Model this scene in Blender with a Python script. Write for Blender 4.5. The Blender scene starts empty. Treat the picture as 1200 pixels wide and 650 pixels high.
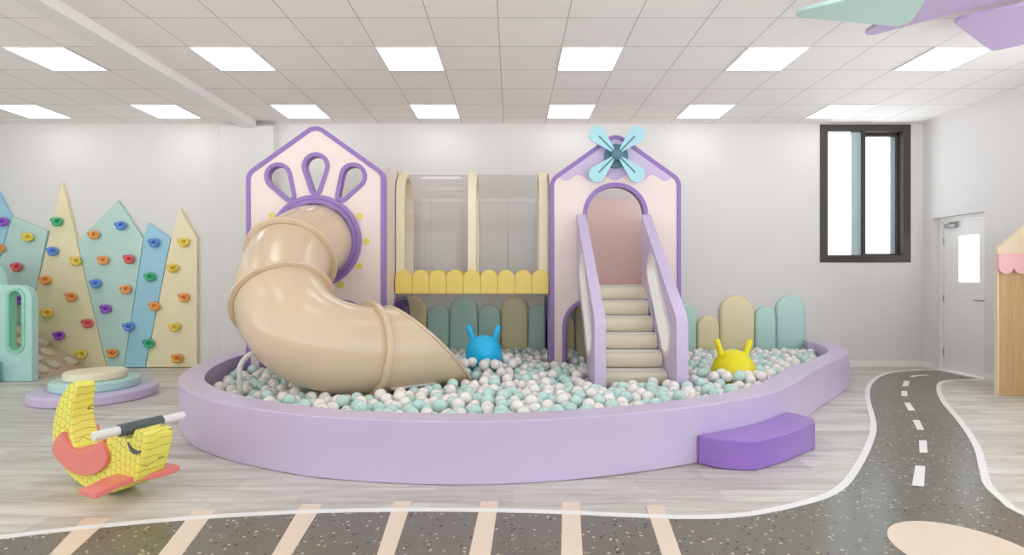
import bpy, bmesh, math, random
import numpy as np
from mathutils import Vector, Matrix
from mathutils.geometry import tessellate_polygon
from mathutils.bvhtree import BVHTree
random.seed(7)
PI = math.pi
S = bpy.context.scene
COL = S.collection
F, HC = 657.0, 1.296            # focal length in px of the 1200 px frame, eye height

# ------------------------------------------------------------------ materials
def lin(c):
    return tuple(((x/255)/12.92 if x/255 <= .04045 else ((x/255+.055)/1.055)**2.4) for x in c)
def new_mat(name):
    m = bpy.data.materials.new(name); m.use_nodes = True
    nt = m.node_tree
    return m, nt, nt.nodes, nt.links, nt.nodes['Principled BSDF']
def mat(name, rgb, rough=.45, spec=.5, coat=0, metal=0, var=.0, vscale=6, bump=0, bscale=200):
    m, nt, N, L, b = new_mat(name)
    c = lin(rgb)
    b.inputs['Base Color'].default_value = (*c, 1)
    b.inputs['Roughness'].default_value = rough
    b.inputs['Specular IOR Level'].default_value = spec
    b.inputs['Coat Weight'].default_value = coat
    b.inputs['Coat Roughness'].default_value = .12
    b.inputs['Metallic'].default_value = metal
    geo = N.new('ShaderNodeTexCoord')
    if var > 0:
        no = N.new('ShaderNodeTexNoise'); no.inputs['Scale'].default_value = vscale; no.inputs['Detail'].default_value = 3
        L.new(geo.outputs['Object'], no.inputs['Vector'])
        mx = N.new('ShaderNodeMix'); mx.data_type = 'RGBA'
        mx.inputs[6].default_value = (*[x*(1-var) for x in c], 1); mx.inputs[7].default_value = (*[min(1, x*(1+var)) for x in c], 1)
        L.new(no.outputs['Fac'], mx.inputs[0]); L.new(mx.outputs[2], b.inputs['Base Color'])
    if bump > 0:
        nb = N.new('ShaderNodeTexNoise'); nb.inputs['Scale'].default_value = bscale
        L.new(geo.outputs['Object'], nb.inputs['Vector'])
        bp = N.new('ShaderNodeBump'); bp.inputs['Strength'].default_value = bump; bp.inputs['Distance'].default_value = .002
        L.new(nb.outputs['Fac'], bp.inputs['Height']); L.new(bp.outputs['Normal'], b.inputs['Normal'])
    return m
def math_node(nt, op, a, b=None, c=None):
    n = nt.nodes.new('ShaderNodeMath'); n.operation = op
    for i, v in enumerate((a, b, c)):
        if v is None: continue
        if isinstance(v, (int, float)): n.inputs[i].default_value = v
        else: nt.links.new(v, n.inputs[i])
    return n.outputs[0]
def mix_col(nt, fac, a, b):
    n = nt.nodes.new('ShaderNodeMix'); n.data_type = 'RGBA'
    for i, v in ((0, fac), (6, a), (7, b)):
        if isinstance(v, (int, float)): n.inputs[i].default_value = v
        elif isinstance(v, tuple): n.inputs[i].default_value = (*v, 1)
        else: nt.links.new(v, n.inputs[i])
    return n.outputs[2]

M = {}
M['wall'] = mat('wall_paint', (224, 221, 218), .65, .3, var=.015, vscale=1.5, bump=.08, bscale=120)
M['trim_white'] = mat('white_trim_paint', (240, 237, 233), .4)
M['lav'] = mat('lavender_vinyl', (205, 190, 221), .32, .5, coat=.15, var=.02, vscale=3)
M['purple'] = mat('purple_vinyl', (144, 114, 180), .35, .5, coat=.1)
M['deep'] = mat('deep_purple_vinyl', (150, 111, 196), .3, .5, coat=.2)
M['pink'] = mat('blush_pink_laminate', (236, 218, 212), .42, .4)
M['pinkin'] = mat('dusty_pink_board', (238, 215, 209), .45, .4)
M['gable'] = mat('lilac_laminate', (204, 186, 216), .42, .4)
M['tan'] = mat('tan_slide_plastic', (219, 196, 166), .22, .5, coat=.35, var=.015, vscale=2)
M['cream'] = mat('cream_vinyl', (238, 228, 198), .4)
M['cream2'] = mat('pale_cream_panel', (238, 227, 188), .45, .4, var=.02)
M['stepcream'] = mat('cream_step_vinyl', (230, 219, 194), .35)
M['offwhite'] = mat('off_white_vinyl', (232, 229, 222), .4)
M['yellow'] = mat('butter_yellow_panel', (242, 214, 110), .42)
M['dot'] = mat('yellow_dot', (228, 208, 92), .45)
M['teal'] = mat('mint_teal_panel', (190, 220, 212), .45, .4, var=.02)
M['padteal'] = mat('mint_pad_vinyl', (188, 222, 214), .32, .5, coat=.1)
M['padcream'] = mat('sand_pad_vinyl', (234, 220, 178), .32, .5, coat=.1)
M['blue'] = mat('sky_blue_panel', (160, 208, 226), .45, .4, var=.02)
M['mint'] = mat('mint_laminate', (184, 222, 215), .4)
M['mintrim'] = mat('mint_green_trim', (146, 213, 184), .4)
M['lightblue'] = mat('light_blue_vinyl', (130, 200, 220), .4)
M['windmill'] = mat('aqua_blade', (168, 214, 222), .45)
M['slate'] = mat('slate_teal', (88, 128, 140), .4)
M['ballw'] = mat('white_ball_plastic', (242, 236, 232), .16, .5, coat=.5)
M['ballm'] = mat('mint_ball_plastic', (194, 225, 219), .16, .5, coat=.5)
M['pit'] = mat('pit_floor_vinyl', (150, 180, 175), .6)
M['hopblue'] = mat('bright_blue_rubber', (30, 196, 250), .3, .5)
M['hopyel'] = mat('bright_yellow_rubber', (238, 224, 10), .3, .5)
M['frame'] = mat('dark_bronze_aluminium', (66, 60, 56), .4, .5)
M['stile'] = mat('pale_grey_stile', (196, 208, 212), .5)
M['steel'] = mat('brushed_steel', (170, 168, 165), .3, .5, metal=.9)
M['coral'] = mat('coral_vinyl', (232, 128, 120), .35, .5, coat=.15)
M['grey'] = mat('charcoal_foam', (86, 94, 99), .6)
M['rod'] = mat('white_plastic_rod', (232, 230, 227), .35)
M['awning'] = mat('pink_felt_awning', (240, 188, 192), .6)
M['holdstone'] = mat('sandstone_knob', (214, 202, 184), .6)
M['white_line'] = mat('white_floor_inlay', (240, 239, 236), .35)
M['beige_in'] = mat('peach_beige_floor_inlay', (230, 211, 189), .3, .5)
M['ceildecM'] = mat('mint_ceiling_board', (186, 216, 206), .5)
M['ceildecP'] = mat('purple_ceiling_board', (190, 168, 204), .5)
M['metalwhite'] = mat('white_powder_coat', (214, 210, 204), .35)
HOLDC = {'yellow': (232, 205, 84), 'orange': (232, 160, 84), 'red': (222, 100, 104), 'purple': (156, 88, 200),
         'green': (62, 178, 128), 'blue': (98, 146, 216)}
for k, v in HOLDC.items(): M['hold_'+k] = mat('climbing_hold_'+k, v, .4)

def wood(name, rgb, rgb2):
    m, nt, N, L, b = new_mat(name)
    tc = N.new('ShaderNodeTexCoord'); mp = N.new('ShaderNodeMapping'); mp.inputs['Scale'].default_value = (9, 9, .8)
    L.new(tc.outputs['Object'], mp.inputs['Vector'])
    no = N.new('ShaderNodeTexNoise'); no.inputs['Scale'].default_value = 2.5; no.inputs['Detail'].default_value = 6; no.inputs['Distortion'].default_value = 1.2
    L.new(mp.outputs[0], no.inputs['Vector'])
    L.new(mix_col(nt, no.outputs['Fac'], lin(rgb), lin(rgb2)), b.inputs['Base Color'])
    b.inputs['Roughness'].default_value = .5
    return m
M['ply'] = wood('birch_plywood', (180, 142, 96), (218, 184, 136))
M['plylight'] = wood('pale_plywood', (226, 206, 170), (238, 222, 192))
M['ramp'] = wood('tan_ramp_board', (192, 164, 136), (214, 190, 162))

def floor_mat():
    m, nt, N, L, b = new_mat('grey_oak_plank_vinyl')
    geo = N.new('ShaderNodeNewGeometry')
    br = N.new('ShaderNodeTexBrick'); br.offset = .37; br.squash = 1
    br.inputs['Scale'].default_value = 1; br.inputs['Brick Width'].default_value = 1.25; br.inputs['Row Height'].default_value = .19
    br.inputs['Mortar Size'].default_value = .0012; br.inputs['Bias'].default_value = 0
    br.inputs['Color1'].default_value = (*lin((203, 200, 191)), 1); br.inputs['Color2'].default_value = (*lin((226, 224, 215)), 1)
    br.inputs['Mortar'].default_value = (*lin((172, 164, 158)), 1)
    L.new(geo.outputs['Position'], br.inputs['Vector'])
    mp = N.new('ShaderNodeMapping'); mp.inputs['Scale'].default_value = (.6, 5, 1)
    L.new(geo.outputs['Position'], mp.inputs['Vector'])
    n1 = N.new('ShaderNodeTexNoise'); n1.inputs['Scale'].default_value = 2.2; n1.inputs['Detail'].default_value = 7; n1.inputs['Roughness'].default_value = .62; n1.inputs['Distortion'].default_value = .6
    L.new(mp.outputs[0], n1.inputs['Vector'])
    r = N.new('ShaderNodeValToRGB'); r.color_ramp.elements[0].position = .30; r.color_ramp.elements[1].position = .62
    r.color_ramp.elements[0].color = (*lin((212, 205, 199)), 1); r.color_ramp.elements[1].color = (1, 1, 1, 1)
    L.new(n1.outputs['Fac'], r.inputs[0])
    mul = N.new('ShaderNodeMix'); mul.data_type = 'RGBA'; mul.blend_type = 'MULTIPLY'; mul.inputs[0].default_value = 1
    L.new(br.outputs['Color'], mul.inputs[6]); L.new(r.outputs[0], mul.inputs[7])
    L.new(mul.outputs[2], b.inputs['Base Color'])
    b.inputs['Roughness'].default_value = .38
    b.inputs['Specular IOR Level'].default_value = .45
    return m
M['floor'] = floor_mat()

def road_mat():
    m, nt, N, L, b = new_mat('speckled_road_vinyl')
    geo = N.new('ShaderNodeNewGeometry')
    def flecks(scale, thr, keep, sc=(1, 1, 1)):
        mp = N.new('ShaderNodeMapping'); mp.inputs['Scale'].default_value = sc
        L.new(geo.outputs['Position'], mp.inputs['Vector'])
        v = N.new('ShaderNodeTexVoronoi'); v.inputs['Scale'].default_value = scale; v.distance = 'CHEBYCHEV'
        L.new(mp.outputs[0], v.inputs['Vector'])
        sx = N.new('ShaderNodeSeparateColor'); L.new(v.outputs['Color'], sx.inputs[0])
        near = math_node(nt, 'LESS_THAN', v.outputs['Distance'], math_node(nt, 'MULTIPLY', sx.outputs[2], thr))
        return math_node(nt, 'MULTIPLY', near, math_node(nt, 'LESS_THAN', sx.outputs[0], keep)), sx.outputs[1]
    base = N.new('ShaderNodeTexNoise'); base.inputs['Scale'].default_value = 90; base.inputs['Detail'].default_value = 2
    L.new(geo.outputs['Position'], base.inputs['Vector'])
    col = mix_col(nt, base.outputs['Fac'], lin((100, 96, 84)), lin((122, 117, 103)))
    f1, h1 = flecks(62, .46, .22)
    f2, h2 = flecks(66, .46, .20, (1.1, .8, 1))
    light = mix_col(nt, h1, lin((206, 192, 168)), lin((170, 152, 128)))
    col = mix_col(nt, f1, col, light)
    dark = mix_col(nt, h2, lin((44, 42, 40)), lin((66, 62, 58)))
    col = mix_col(nt, f2, col, dark)
    L.new(col, b.inputs['Base Color'])
    b.inputs['Roughness'].default_value = .24
    b.inputs['Specular IOR Level'].default_value = .5
    return m
M['road'] = road_mat()

def ceiling_mat():
    m, nt, N, L, b = new_mat('ceiling_tiles')
    geo = N.new('ShaderNodeNewGeometry'); sp = N.new('ShaderNodeSeparateXYZ'); L.new(geo.outputs['Position'], sp.inputs[0])
    def grid(sock, off):
        t = math_node(nt, 'DIVIDE', math_node(nt, 'SUBTRACT', sock, off), .6)
        fr = math_node(nt, 'FRACT', t)
        d = math_node(nt, 'MINIMUM', fr, math_node(nt, 'SUBTRACT', 1.0, fr))
        return math_node(nt, 'LESS_THAN', d, .005), math_node(nt, 'FLOOR', t)
    gx, ix = grid(sp.outputs[0], -.12-12); gy, iy = grid(sp.outputs[1], 7.81-12)
    line = math_node(nt, 'MAXIMUM', gx, gy)
    cb = N.new('ShaderNodeCombineXYZ'); L.new(ix, cb.inputs[0]); L.new(iy, cb.inputs[1])
    wn = N.new('ShaderNodeTexWhiteNoise'); L.new(cb.outputs[0], wn.inputs['Vector'])
    tile = mix_col(nt, wn.outputs['Value'], lin((247, 242, 238)), lin((251, 247, 243)))
    L.new(mix_col(nt, line, tile, lin((158, 150, 144))), b.inputs['Base Color'])
    b.inputs['Roughness'].default_value = .7
    return m
M['ceiling'] = ceiling_mat()

def emit(name, rgb, s):
    m = bpy.data.materials.new(name); m.use_nodes = True; nt = m.node_tree; nt.nodes.clear()
    e = nt.nodes.new('ShaderNodeEmission'); o = nt.nodes.new('ShaderNodeOutputMaterial')
    e.inputs[0].default_value = (*lin(rgb), 1); e.inputs[1].default_value = s
    nt.links.new(e.outputs[0], o.inputs[0]); return m
M['lamp'] = emit('lit_ceiling_panel', (251, 253, 255), 2.5)

def clear_mat(name, tint, k):
    m = bpy.data.materials.new(name); m.use_nodes = True; nt = m.node_tree; nt.nodes.clear()
    t = nt.nodes.new('ShaderNodeBsdfTransparent'); t.inputs[0].default_value = (*tint, 1)
    g = nt.nodes.new('ShaderNodeBsdfGlossy'); g.inputs['Roughness'].default_value = .02
    fr = nt.nodes.new('ShaderNodeFresnel'); fr.inputs[0].default_value = k
    mx = nt.nodes.new('ShaderNodeMixShader'); o = nt.nodes.new('ShaderNodeOutputMaterial')
    ge = nt.nodes.new('ShaderNodeNewGeometry')
    nt.links.new(math_node(nt, 'MULTIPLY', fr.outputs[0], math_node(nt, 'SUBTRACT', 1.0, ge.outputs['Backfacing'])), mx.inputs[0]); nt.links.new(t.outputs[0], mx.inputs[1]); nt.links.new(g.outputs[0], mx.inputs[2])
    nt.links.new(mx.outputs[0], o.inputs[0]); return m
M['glass'] = clear_mat('window_glass', (.97, .985, .99), 1.45)
M['acrylic'] = clear_mat('clear_acrylic', (.985, .98, .98), 1.45)

def scale_mat():
    m, nt, N, L, b = new_mat('yellow_scale_vinyl')
    tc = N.new('ShaderNodeTexCoord'); sp = N.new('ShaderNodeSeparateXYZ'); L.new(tc.outputs['Object'], sp.inputs[0])
    # scales hang slightly tilted in the side plane; a light noise makes them hand drawn
    no = N.new('ShaderNodeTexNoise'); no.inputs['Scale'].default_value = 9
    cx = N.new('ShaderNodeCombineXYZ'); L.new(sp.outputs[0], cx.inputs[0]); L.new(sp.outputs[2], cx.inputs[2]); L.new(cx.outputs[0], no.inputs['Vector'])
    sn = N.new('ShaderNodeSeparateColor'); L.new(no.outputs['Color'], sn.inputs[0])
    n3 = N.new('ShaderNodeTexNoise'); n3.inputs['Scale'].default_value = 11; L.new(tc.outputs['Object'], n3.inputs['Vector'])
    s3 = N.new('ShaderNodeSeparateColor'); L.new(n3.outputs['Color'], s3.inputs[0])
    x = math_node(nt, 'ADD', sp.outputs[0], math_node(nt, 'MULTIPLY', math_node(nt, 'ADD', sn.outputs[0], s3.outputs[0]), .03))
    z = math_node(nt, 'ADD', sp.outputs[2], math_node(nt, 'MULTIPLY', math_node(nt, 'ADD', sn.outputs[1], math_node(nt, 'MULTIPLY', s3.outputs[1], 1.6)), .03))
    a = math.radians(-35)
    u = math_node(nt, 'ADD', math_node(nt, 'MULTIPLY', x, math.cos(a)/.058), math_node(nt, 'MULTIPLY', z, -math.sin(a)/.058))
    v = math_node(nt, 'ADD', math_node(nt, 'MULTIPLY', x, math.sin(a)/.036), math_node(nt, 'MULTIPLY', z, math.cos(a)/.036))
    v = math_node(nt, 'ADD', v, 100); u = math_node(nt, 'ADD', u, 100)
    row = math_node(nt, 'FLOOR', v); fy = math_node(nt, 'FRACT', v)
    sh = math_node(nt, 'MULTIPLY', math_node(nt, 'MODULO', row, 2), .5)
    fx = math_node(nt, 'SUBTRACT', math_node(nt, 'FRACT', math_node(nt, 'ADD', u, sh)), .5)
    dx = math_node(nt, 'MULTIPLY', fx, 2); dy = math_node(nt, 'SUBTRACT', 1.0, fy)
    d = math_node(nt, 'SQRT', math_node(nt, 'ADD', math_node(nt, 'MULTIPLY', dx, dx), math_node(nt, 'MULTIPLY', dy, dy)))
    line = math_node(nt, 'LESS_THAN', math_node(nt, 'ABSOLUTE', math_node(nt, 'SUBTRACT', d, .97)), .036)
    n2 = N.new('ShaderNodeTexNoise'); n2.inputs['Scale'].default_value = 7; L.new(cx.outputs[0], n2.inputs['Vector'])
    yel = mix_col(nt, n2.outputs['Fac'], lin((240, 230, 78)), lin((240, 234, 118)))
    L.new(mix_col(nt, line, yel, lin((150, 120, 62))), b.inputs['Base Color'])
    b.inputs['Roughness'].default_value = .38
    return m
M['scales'] = scale_mat()

# ------------------------------------------------------------------ object helpers
def empty(name, loc, label=None, cat=None, group=None, rz=0, kind=None):
    o = bpy.data.objects.new(name, None); COL.objects.link(o); o.location = loc; o.rotation_euler = (0, 0, rz)
    o.empty_display_size = .1
    tag(o, label, cat, group, kind); return o
def tag(o, label=None, cat=None, group=None, kind=None):
    if label: o['label'] = label
    if cat: o['category'] = cat
    if group: o['group'] = group
    if kind: o['kind'] = kind
    return o
def root_loc(o):
    while o.parent: o = o.parent
    return o
def put(name, bm, material, parent=None, origin=None, bevel=0, seg=3, angle=35, solid=0, sub=0, local=False):
    """link a bmesh (world coordinates unless local) as one mesh object under parent"""
    mats = material if isinstance(material, (list, tuple)) else [material]
    if not local:
        if parent is not None: off = Vector(root_loc(parent).location)
        else: off = Vector(origin) if origin is not None else Vector((0, 0, 0))
        bmesh.ops.translate(bm, verts=bm.verts, vec=-off)
    bmesh.ops.recalc_face_normals(bm, faces=bm.faces)
    me = bpy.data.meshes.new(name); bm.to_mesh(me); bm.free()
    for m in mats: me.materials.append(M[m])
    me.shade_smooth(); me.set_sharp_from_angle(angle=math.radians(angle))
    o = bpy.data.objects.new(name, me); COL.objects.link(o)
    if parent is not None: o.parent = parent
    elif origin is not None: o.location = origin
    if solid:
        md = o.modifiers.new('thickness', 'SOLIDIFY'); md.thickness = solid; md.offset = -1
    if bevel:
        md = o.modifiers.new('edges', 'BEVEL'); md.width = bevel; md.segments = seg; md.limit_method = 'ANGLE'
        md.angle_limit = math.radians(40); md.harden_normals = True
    if sub:
        md = o.modifiers.new('smooth', 'SUBSURF'); md.levels = sub; md.render_levels = sub
    return o
def box(bm, a, b, mi=0):
    x0, y0, z0 = a; x1, y1, z1 = b
    v = [bm.verts.new(p) for p in ((x0,y0,z0),(x1,y0,z0),(x1,y1,z0),(x0,y1,z0),(x0,y0,z1),(x1,y0,z1),(x1,y1,z1),(x0,y1,z1))]
    for f in ((0,3,2,1),(4,5,6,7),(0,1,5,4),(1,2,6,5),(2,3,7,6),(3,0,4,7)):
        bm.faces.new([v[i] for i in f]).material_index = mi
    return bm
MAP = {'XZ': lambda u, v, w: (u, w, v), 'YZ': lambda u, v, w: (w, u, v), 'XY': lambda u, v, w: (u, v, w)}
def prism(bm, poly, a, b, plane='XZ', holes=(), mi=0, tri=False):
    mp = MAP[plane]
    loops = [list(poly)] + [list(h) for h in holes]
    rings = []
    for lp in loops:
        rings.append(([bm.verts.new(mp(u, v, a)) for u, v in lp], [bm.verts.new(mp(u, v, b)) for u, v in lp]))
    if holes or tri:
        tris = tessellate_polygon([[Vector((u, v, 0)) for u, v in lp] for lp in loops])
        fa = [v for r in rings for v in r[0]]; fb = [v for r in rings for v in r[1]]
        for t in tris:
            bm.faces.new([fa[i] for i in t]).material_index = mi; bm.faces.new([fb[i] for i in reversed(t)]).material_index = mi
    else:
        bm.faces.new(rings[0][0]).material_index = mi; bm.faces.new(list(reversed(rings[0][1]))).material_index = mi
    for ra, rb in rings:
        n = len(ra)
        for i in range(n):
            j = (i+1) % n
            bm.faces.new((ra[i], rb[i], rb[j], ra[j])).material_index = mi
    return bm
def pillow(bm, poly, y0, y1, r, n=6):
    rings = []
    for i in range(n+1):
        a = PI/2*i/n; lp = offset(poly, -r*(1-math.sin(a))) if i < n else poly
        rings.append([bm.verts.new((u, y0+r*.7*(1-math.cos(a)), v)) for u, v in lp])
    rings.append([bm.verts.new((u, y1, v)) for u, v in poly])
    bm.faces.new(rings[0]); bm.faces.new(list(reversed(rings[-1])))
    for p, q in zip(rings, rings[1:]):
        for i in range(len(p)):
            j = (i+1) % len(p); bm.faces.new((p[i], q[i], q[j], p[j]))
    return bm
def round_poly(pts, rad, n=8):
    out = []; k = len(pts)
    for i, p in enumerate(pts):
        r = rad[i] if isinstance(rad, (list, tuple)) else rad
        p = Vector(p); a = (Vector(pts[i-1])-p); b = (Vector(pts[(i+1) % k])-p)
        la, lb = a.length, b.length; a.normalize(); b.normalize()
        if r <= 0: out.append((p.x, p.y)); continue
        th = a.angle(b); t = min(r/math.tan(th/2), la*.49, lb*.49); r = t*math.tan(th/2)
        c = p+(a+b).normalized()*(r/math.sin(th/2))
        s = p+a*t-c; e = p+b*t-c
        a0 = math.atan2(s.y, s.x); a1 = math.atan2(e.y, e.x)
        d = (a1-a0+PI) % (2*PI)-PI
        for q in range(n+1):
            g = a0+d*q/n; out.append((c.x+r*math.cos(g), c.y+r*math.sin(g)))
    return out
def circle(cx, cy, r, n=48):
    return [(cx+r*math.cos(2*PI*i/n), cy+r*math.sin(2*PI*i/n)) for i in range(n)]
def arch(x0, x1, z0, z1, r=None, n=12):
    """upright door shape, round top corners of radius r (a full half round when None)"""
    r = r or (x1-x0)/2
    out = [(x0, z0), (x1, z0)]
    for i in range(n+1): out.append((x1-r+r*math.cos(PI/2*i/n), z1-r+r*math.sin(PI/2*i/n)))
    for i in range(n+1): out.append((x0+r-r*math.sin(PI/2*i/n), z1-r+r*math.cos(PI/2*i/n)))
    ded = [out[0]]
    for p in out[1:]:
        if (Vector(p)-Vector(ded[-1])).length > 1e-5: ded.append(p)
    return ded
def stadium(c0, c1, r, n=14):
    a = Vector(c1)-Vector(c0); t = math.atan2(a.y, a.x); out = []
    for i in range(n+1): out.append((c1[0]+r*math.cos(t-PI/2+PI*i/n), c1[1]+r*math.sin(t-PI/2+PI*i/n)))
    for i in range(n+1): out.append((c0[0]+r*math.cos(t+PI/2+PI*i/n), c0[1]+r*math.sin(t+PI/2+PI*i/n)))
    return out
def offset(poly, d):
    """offset of a closed polygon, positive grows it"""
    n = len(poly); area = sum(poly[i][0]*poly[(i+1) % n][1]-poly[(i+1) % n][0]*poly[i][1] for i in range(n))
    s = 1 if area > 0 else -1; out = []
    for i in range(n):
        p0, p, p1 = Vector(poly[i-1]), Vector(poly[i]), Vector(poly[(i+1) % n])
        a = (p-p0).normalized(); b = (p1-p).normalized()
        na = Vector((a.y, -a.x))*s; nb = Vector((b.y, -b.x))*s; m = (na+nb)
        if m.length < 1e-6: m = na
        m.normalize(); k = max(.35, m.dot(na))
        out.append(tuple(p+m*(d/k)))
    return out
def band(bm, inner, outer, a, b, plane='XZ', closed=True, mi=0):
    mp = MAP[plane]; n = len(inner)
    V = [[bm.verts.new(mp(u, v, w)) for u, v in lp] for lp in (inner, outer) for w in (a, b)]
    ia, ib, oa, ob = V
    for i in range(n if closed else n-1):
        j = (i+1) % n
        for q in ((ia[i], ia[j], oa[j], oa[i]), (ob[i], ob[j], ib[j], ib[i]), (ib[i], ib[j], ia[j], ia[i]), (oa[i], oa[j], ob[j], ob[i])):
            bm.faces.new(q).material_index = mi
    if not closed:
        for i in (0, n-1): bm.faces.new((ia[i], oa[i], ob[i], ib[i])).material_index = mi
    return bm
def spline(pts, n=12, closed=False):
    P = [Vector(p) for p in pts]; k = len(P); out = []
    rng = range(k if closed else k-1)
    for i in rng:
        if closed: p0, p1, p2, p3 = P[i-1], P[i], P[(i+1) % k], P[(i+2) % k]
        else:
            p1, p2 = P[i], P[i+1]
            p0 = P[i-1] if i > 0 else p1*2-p2
            p3 = P[i+2] if i+2 < k else p2*2-p1
        for q in range(n):
            t = q/n
            out.append(.5*((2*p1)+(-p0+p2)*t+(2*p0-5*p1+4*p2-p3)*t*t+(-p0+3*p1-3*p2+p3)*t**3))
    if not closed: out.append(P[-1].copy())
    return out
def resample(pts, n):
    P = [Vector(p) for p in pts]; L = [0]
    for i in range(1, len(P)): L.append(L[-1]+(P[i]-P[i-1]).length)
    out = []; j = 0
    for i in range(n):
        s = L[-1]*i/(n-1)
        while j < len(L)-2 and L[j+1] < s: j += 1
        t = (s-L[j])/max(1e-9, L[j+1]-L[j]); out.append(P[j].lerp(P[j+1], min(1, max(0, t))))
    return out
def frames(path, closed=False):
    n = len(path); T = []
    for i in range(n):
        a = path[i-1] if (i > 0 or closed) else path[0]; b = path[(i+1) % n] if (i < n-1 or closed) else path[-1]
        T.append((b-a).normalized())
    up = Vector((0, 0, 1)) if abs(T[0].z) < .9 else Vector((0, 1, 0))
    N = [(up-T[0]*up.dot(T[0])).normalized()]
    for i in range(1, n):
        v = N[-1]-T[i]*N[-1].dot(T[i]); N.append(v.normalized())
    return T, N
def sweep(bm, path, r, seg=16, closed=False, caps=True, rad=None, mi=0):
    path = [Vector(p) for p in path]; T, N = frames(path, closed); rings = []
    for i, p in enumerate(path):
        B = T[i].cross(N[i]); rr = rad[i] if rad else r
        rings.append([bm.verts.new(p+(N[i]*math.cos(2*PI*k/seg)+B*math.sin(2*PI*k/seg))*rr) for k in range(seg)])
    m = len(rings)
    for i in range(m if closed else m-1):
        a, b = rings[i], rings[(i+1) % m]
        for k in range(seg):
            j = (k+1) % seg; bm.faces.new((a[k], a[j], b[j], b[k])).material_index = mi
    if caps and not closed:
        bm.faces.new(list(reversed(rings[0]))).material_index = mi; bm.faces.new(rings[-1]).material_index = mi
    return bm
def lathe_z(bm, prof, c, seg=64, mi=0):
    """closed profile of (radius, z) turned about a vertical axis through c"""
    rings = []
    for r, z in prof:
        if r < 1e-6: rings.append([bm.verts.new((c[0], c[1], c[2]+z))])
        else: rings.append([bm.verts.new((c[0]+r*math.cos(2*PI*k/seg), c[1]+r*math.sin(2*PI*k/seg), c[2]+z)) for k in range(seg)])
    for a, b in zip(rings, rings[1:]):
        for k in range(seg):
            j = (k+1) % seg
            if len(a) == 1 and len(b) == 1: continue
            if len(a) == 1: f = (a[0], b[j], b[k])
            elif len(b) == 1: f = (a[k], a[j], b[0])
            else: f = (a[k], a[j], b[j], b[k])
            bm.faces.new(f).material_index = mi
    return bm
def ball(bm, c, r, u=24, v=14, scale=(1, 1, 1), mi=0):
    g = bmesh.ops.create_uvsphere(bm, u_segments=u, v_segments=v, radius=r, matrix=Matrix.Translation(c) @ Matrix.Diagonal((*scale, 1)))
    for f in {f for vv in g['verts'] for f in vv.link_faces}: f.material_index = mi
    return bm
B = bmesh.new
def at(px, py, Y): return ((px-600)/F*Y, Y, HC-(py-325)/F*Y)
def onz(px, py, z=0):
    Y = (HC-z)*F/(py-325); return ((px-600)/F*Y, Y)
def struct(name, bm, m, origin=None, **k):
    o = put(name, bm, m, None, origin, **k); o['kind'] = 'structure'; return o

# ------------------------------------------------------------------ room shell
XL, XR, YB, YF, ZC = -8.9, 5.95, 8.11, -3.6, 3.522
b = B(); box(b, (XL-.2, YF-.2, -.1), (XR+.4, YB+.3, 0)); struct('floor', b, 'floor')
b = B(); box(b, (XL-.2, YF-.2, ZC), (XR+.4, YB+.3, ZC+.1)); struct('ceiling', b, 'ceiling')
WX0, WX1, WZ0, WZ1 = 4.455, 5.76, 1.515, 3.505
b = B(); prism(b, [(XL-.2, 0), (XR+.4, 0), (XR+.4, ZC), (XL-.2, ZC)], YB, YB+.3, 'XZ', holes=[[(WX0, WZ0), (WX1, WZ0), (WX1, WZ1), (WX0, WZ1)]])
struct('wall_back', b, 'wall')
SIDE_R = [(-3.0, -.6), (-.2, 2.2), (2.6, 5.0)]; SIDE_L = [(-3.0, .2), (.7, 3.2)]  # unseen side window openings, added to bring more daylight onto the ceiling
DY0, DY1, DZ = 7.06, 7.945, 2.13
b = B(); prism(b, [(YF, 0), (DY0, 0), (DY0, DZ), (DY1, DZ), (DY1, 0), (YB, 0), (YB, ZC), (YF, ZC)], XR, XR+.25, 'YZ', holes=[[(a, .5), (c, .5), (c, 3.3), (a, 3.3)] for a, c in SIDE_R]); struct('wall_right', b, 'wall')
b = B(); prism(b, [(YF, 0), (YB, 0), (YB, ZC), (YF, ZC)], XL-.2, XL, 'YZ', holes=[[(a, .5), (c, .5), (c, 3.3), (a, 3.3)] for a, c in SIDE_L]); struct('wall_left', b, 'wall')
wn_ = 6
for X_, lst, nm in ((XL-.1, SIDE_L, 'left'), (XR+.12, SIDE_R, 'right')):
    for a, c in lst:
        e = empty('window_%d' % wn_, (X_, (a+c)/2, .5), kind='structure', label='large added window in the %s wall outside the view, for extra daylight' % nm, cat='window'); wn_ += 1
        bars = B()
        for y in (a, (a+c)/2-.03, c-.06): box(bars, (X_-.03, y, .5), (X_+.03, y+.06, 3.3))
        for z in (.5, 3.24): box(bars, (X_-.028, a, z), (X_+.028, c, z+.06))
        put('window_frame', bars, 'frame', e)
wins = [(XL+.5+i*3.62, XL+.5+i*3.62+3.1) for i in range(4)]
b = B(); prism(b, [(XL-.2, 0), (XR+.4, 0), (XR+.4, ZC), (XL-.2, ZC)], YF-.2, YF, 'XZ', holes=[[(a, .25), (c, .25), (c, 3.2), (a, 3.2)] for a, c in wins])
struct('wall_front', b, 'wall')
for i, (a, c) in enumerate(wins):
    e = empty('window_%d' % (i+2), ((a+c)/2, YF, .25), kind='structure', label='large window in the wall behind the viewer', cat='window')
    m1 = a+(c-a)/3; m2 = a+(c-a)*2/3; bars = B()
    for x in (a, m1-.03, m2-.03, c-.06): box(bars, (x, YF-.12, .25), (x+.06, YF-.05, 3.2))
    for z in (.25, 1.1, 3.14): box(bars, (a, YF-.118, z), (c, YF-.052, z+.06))
    put('window_frame', bars, 'frame', e)
b = B(); box(b, (-4.146, 7.965, 0), (-3.394, YB, 3.455)); struct('trim_1', b, 'wall', bevel=.008)
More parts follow.
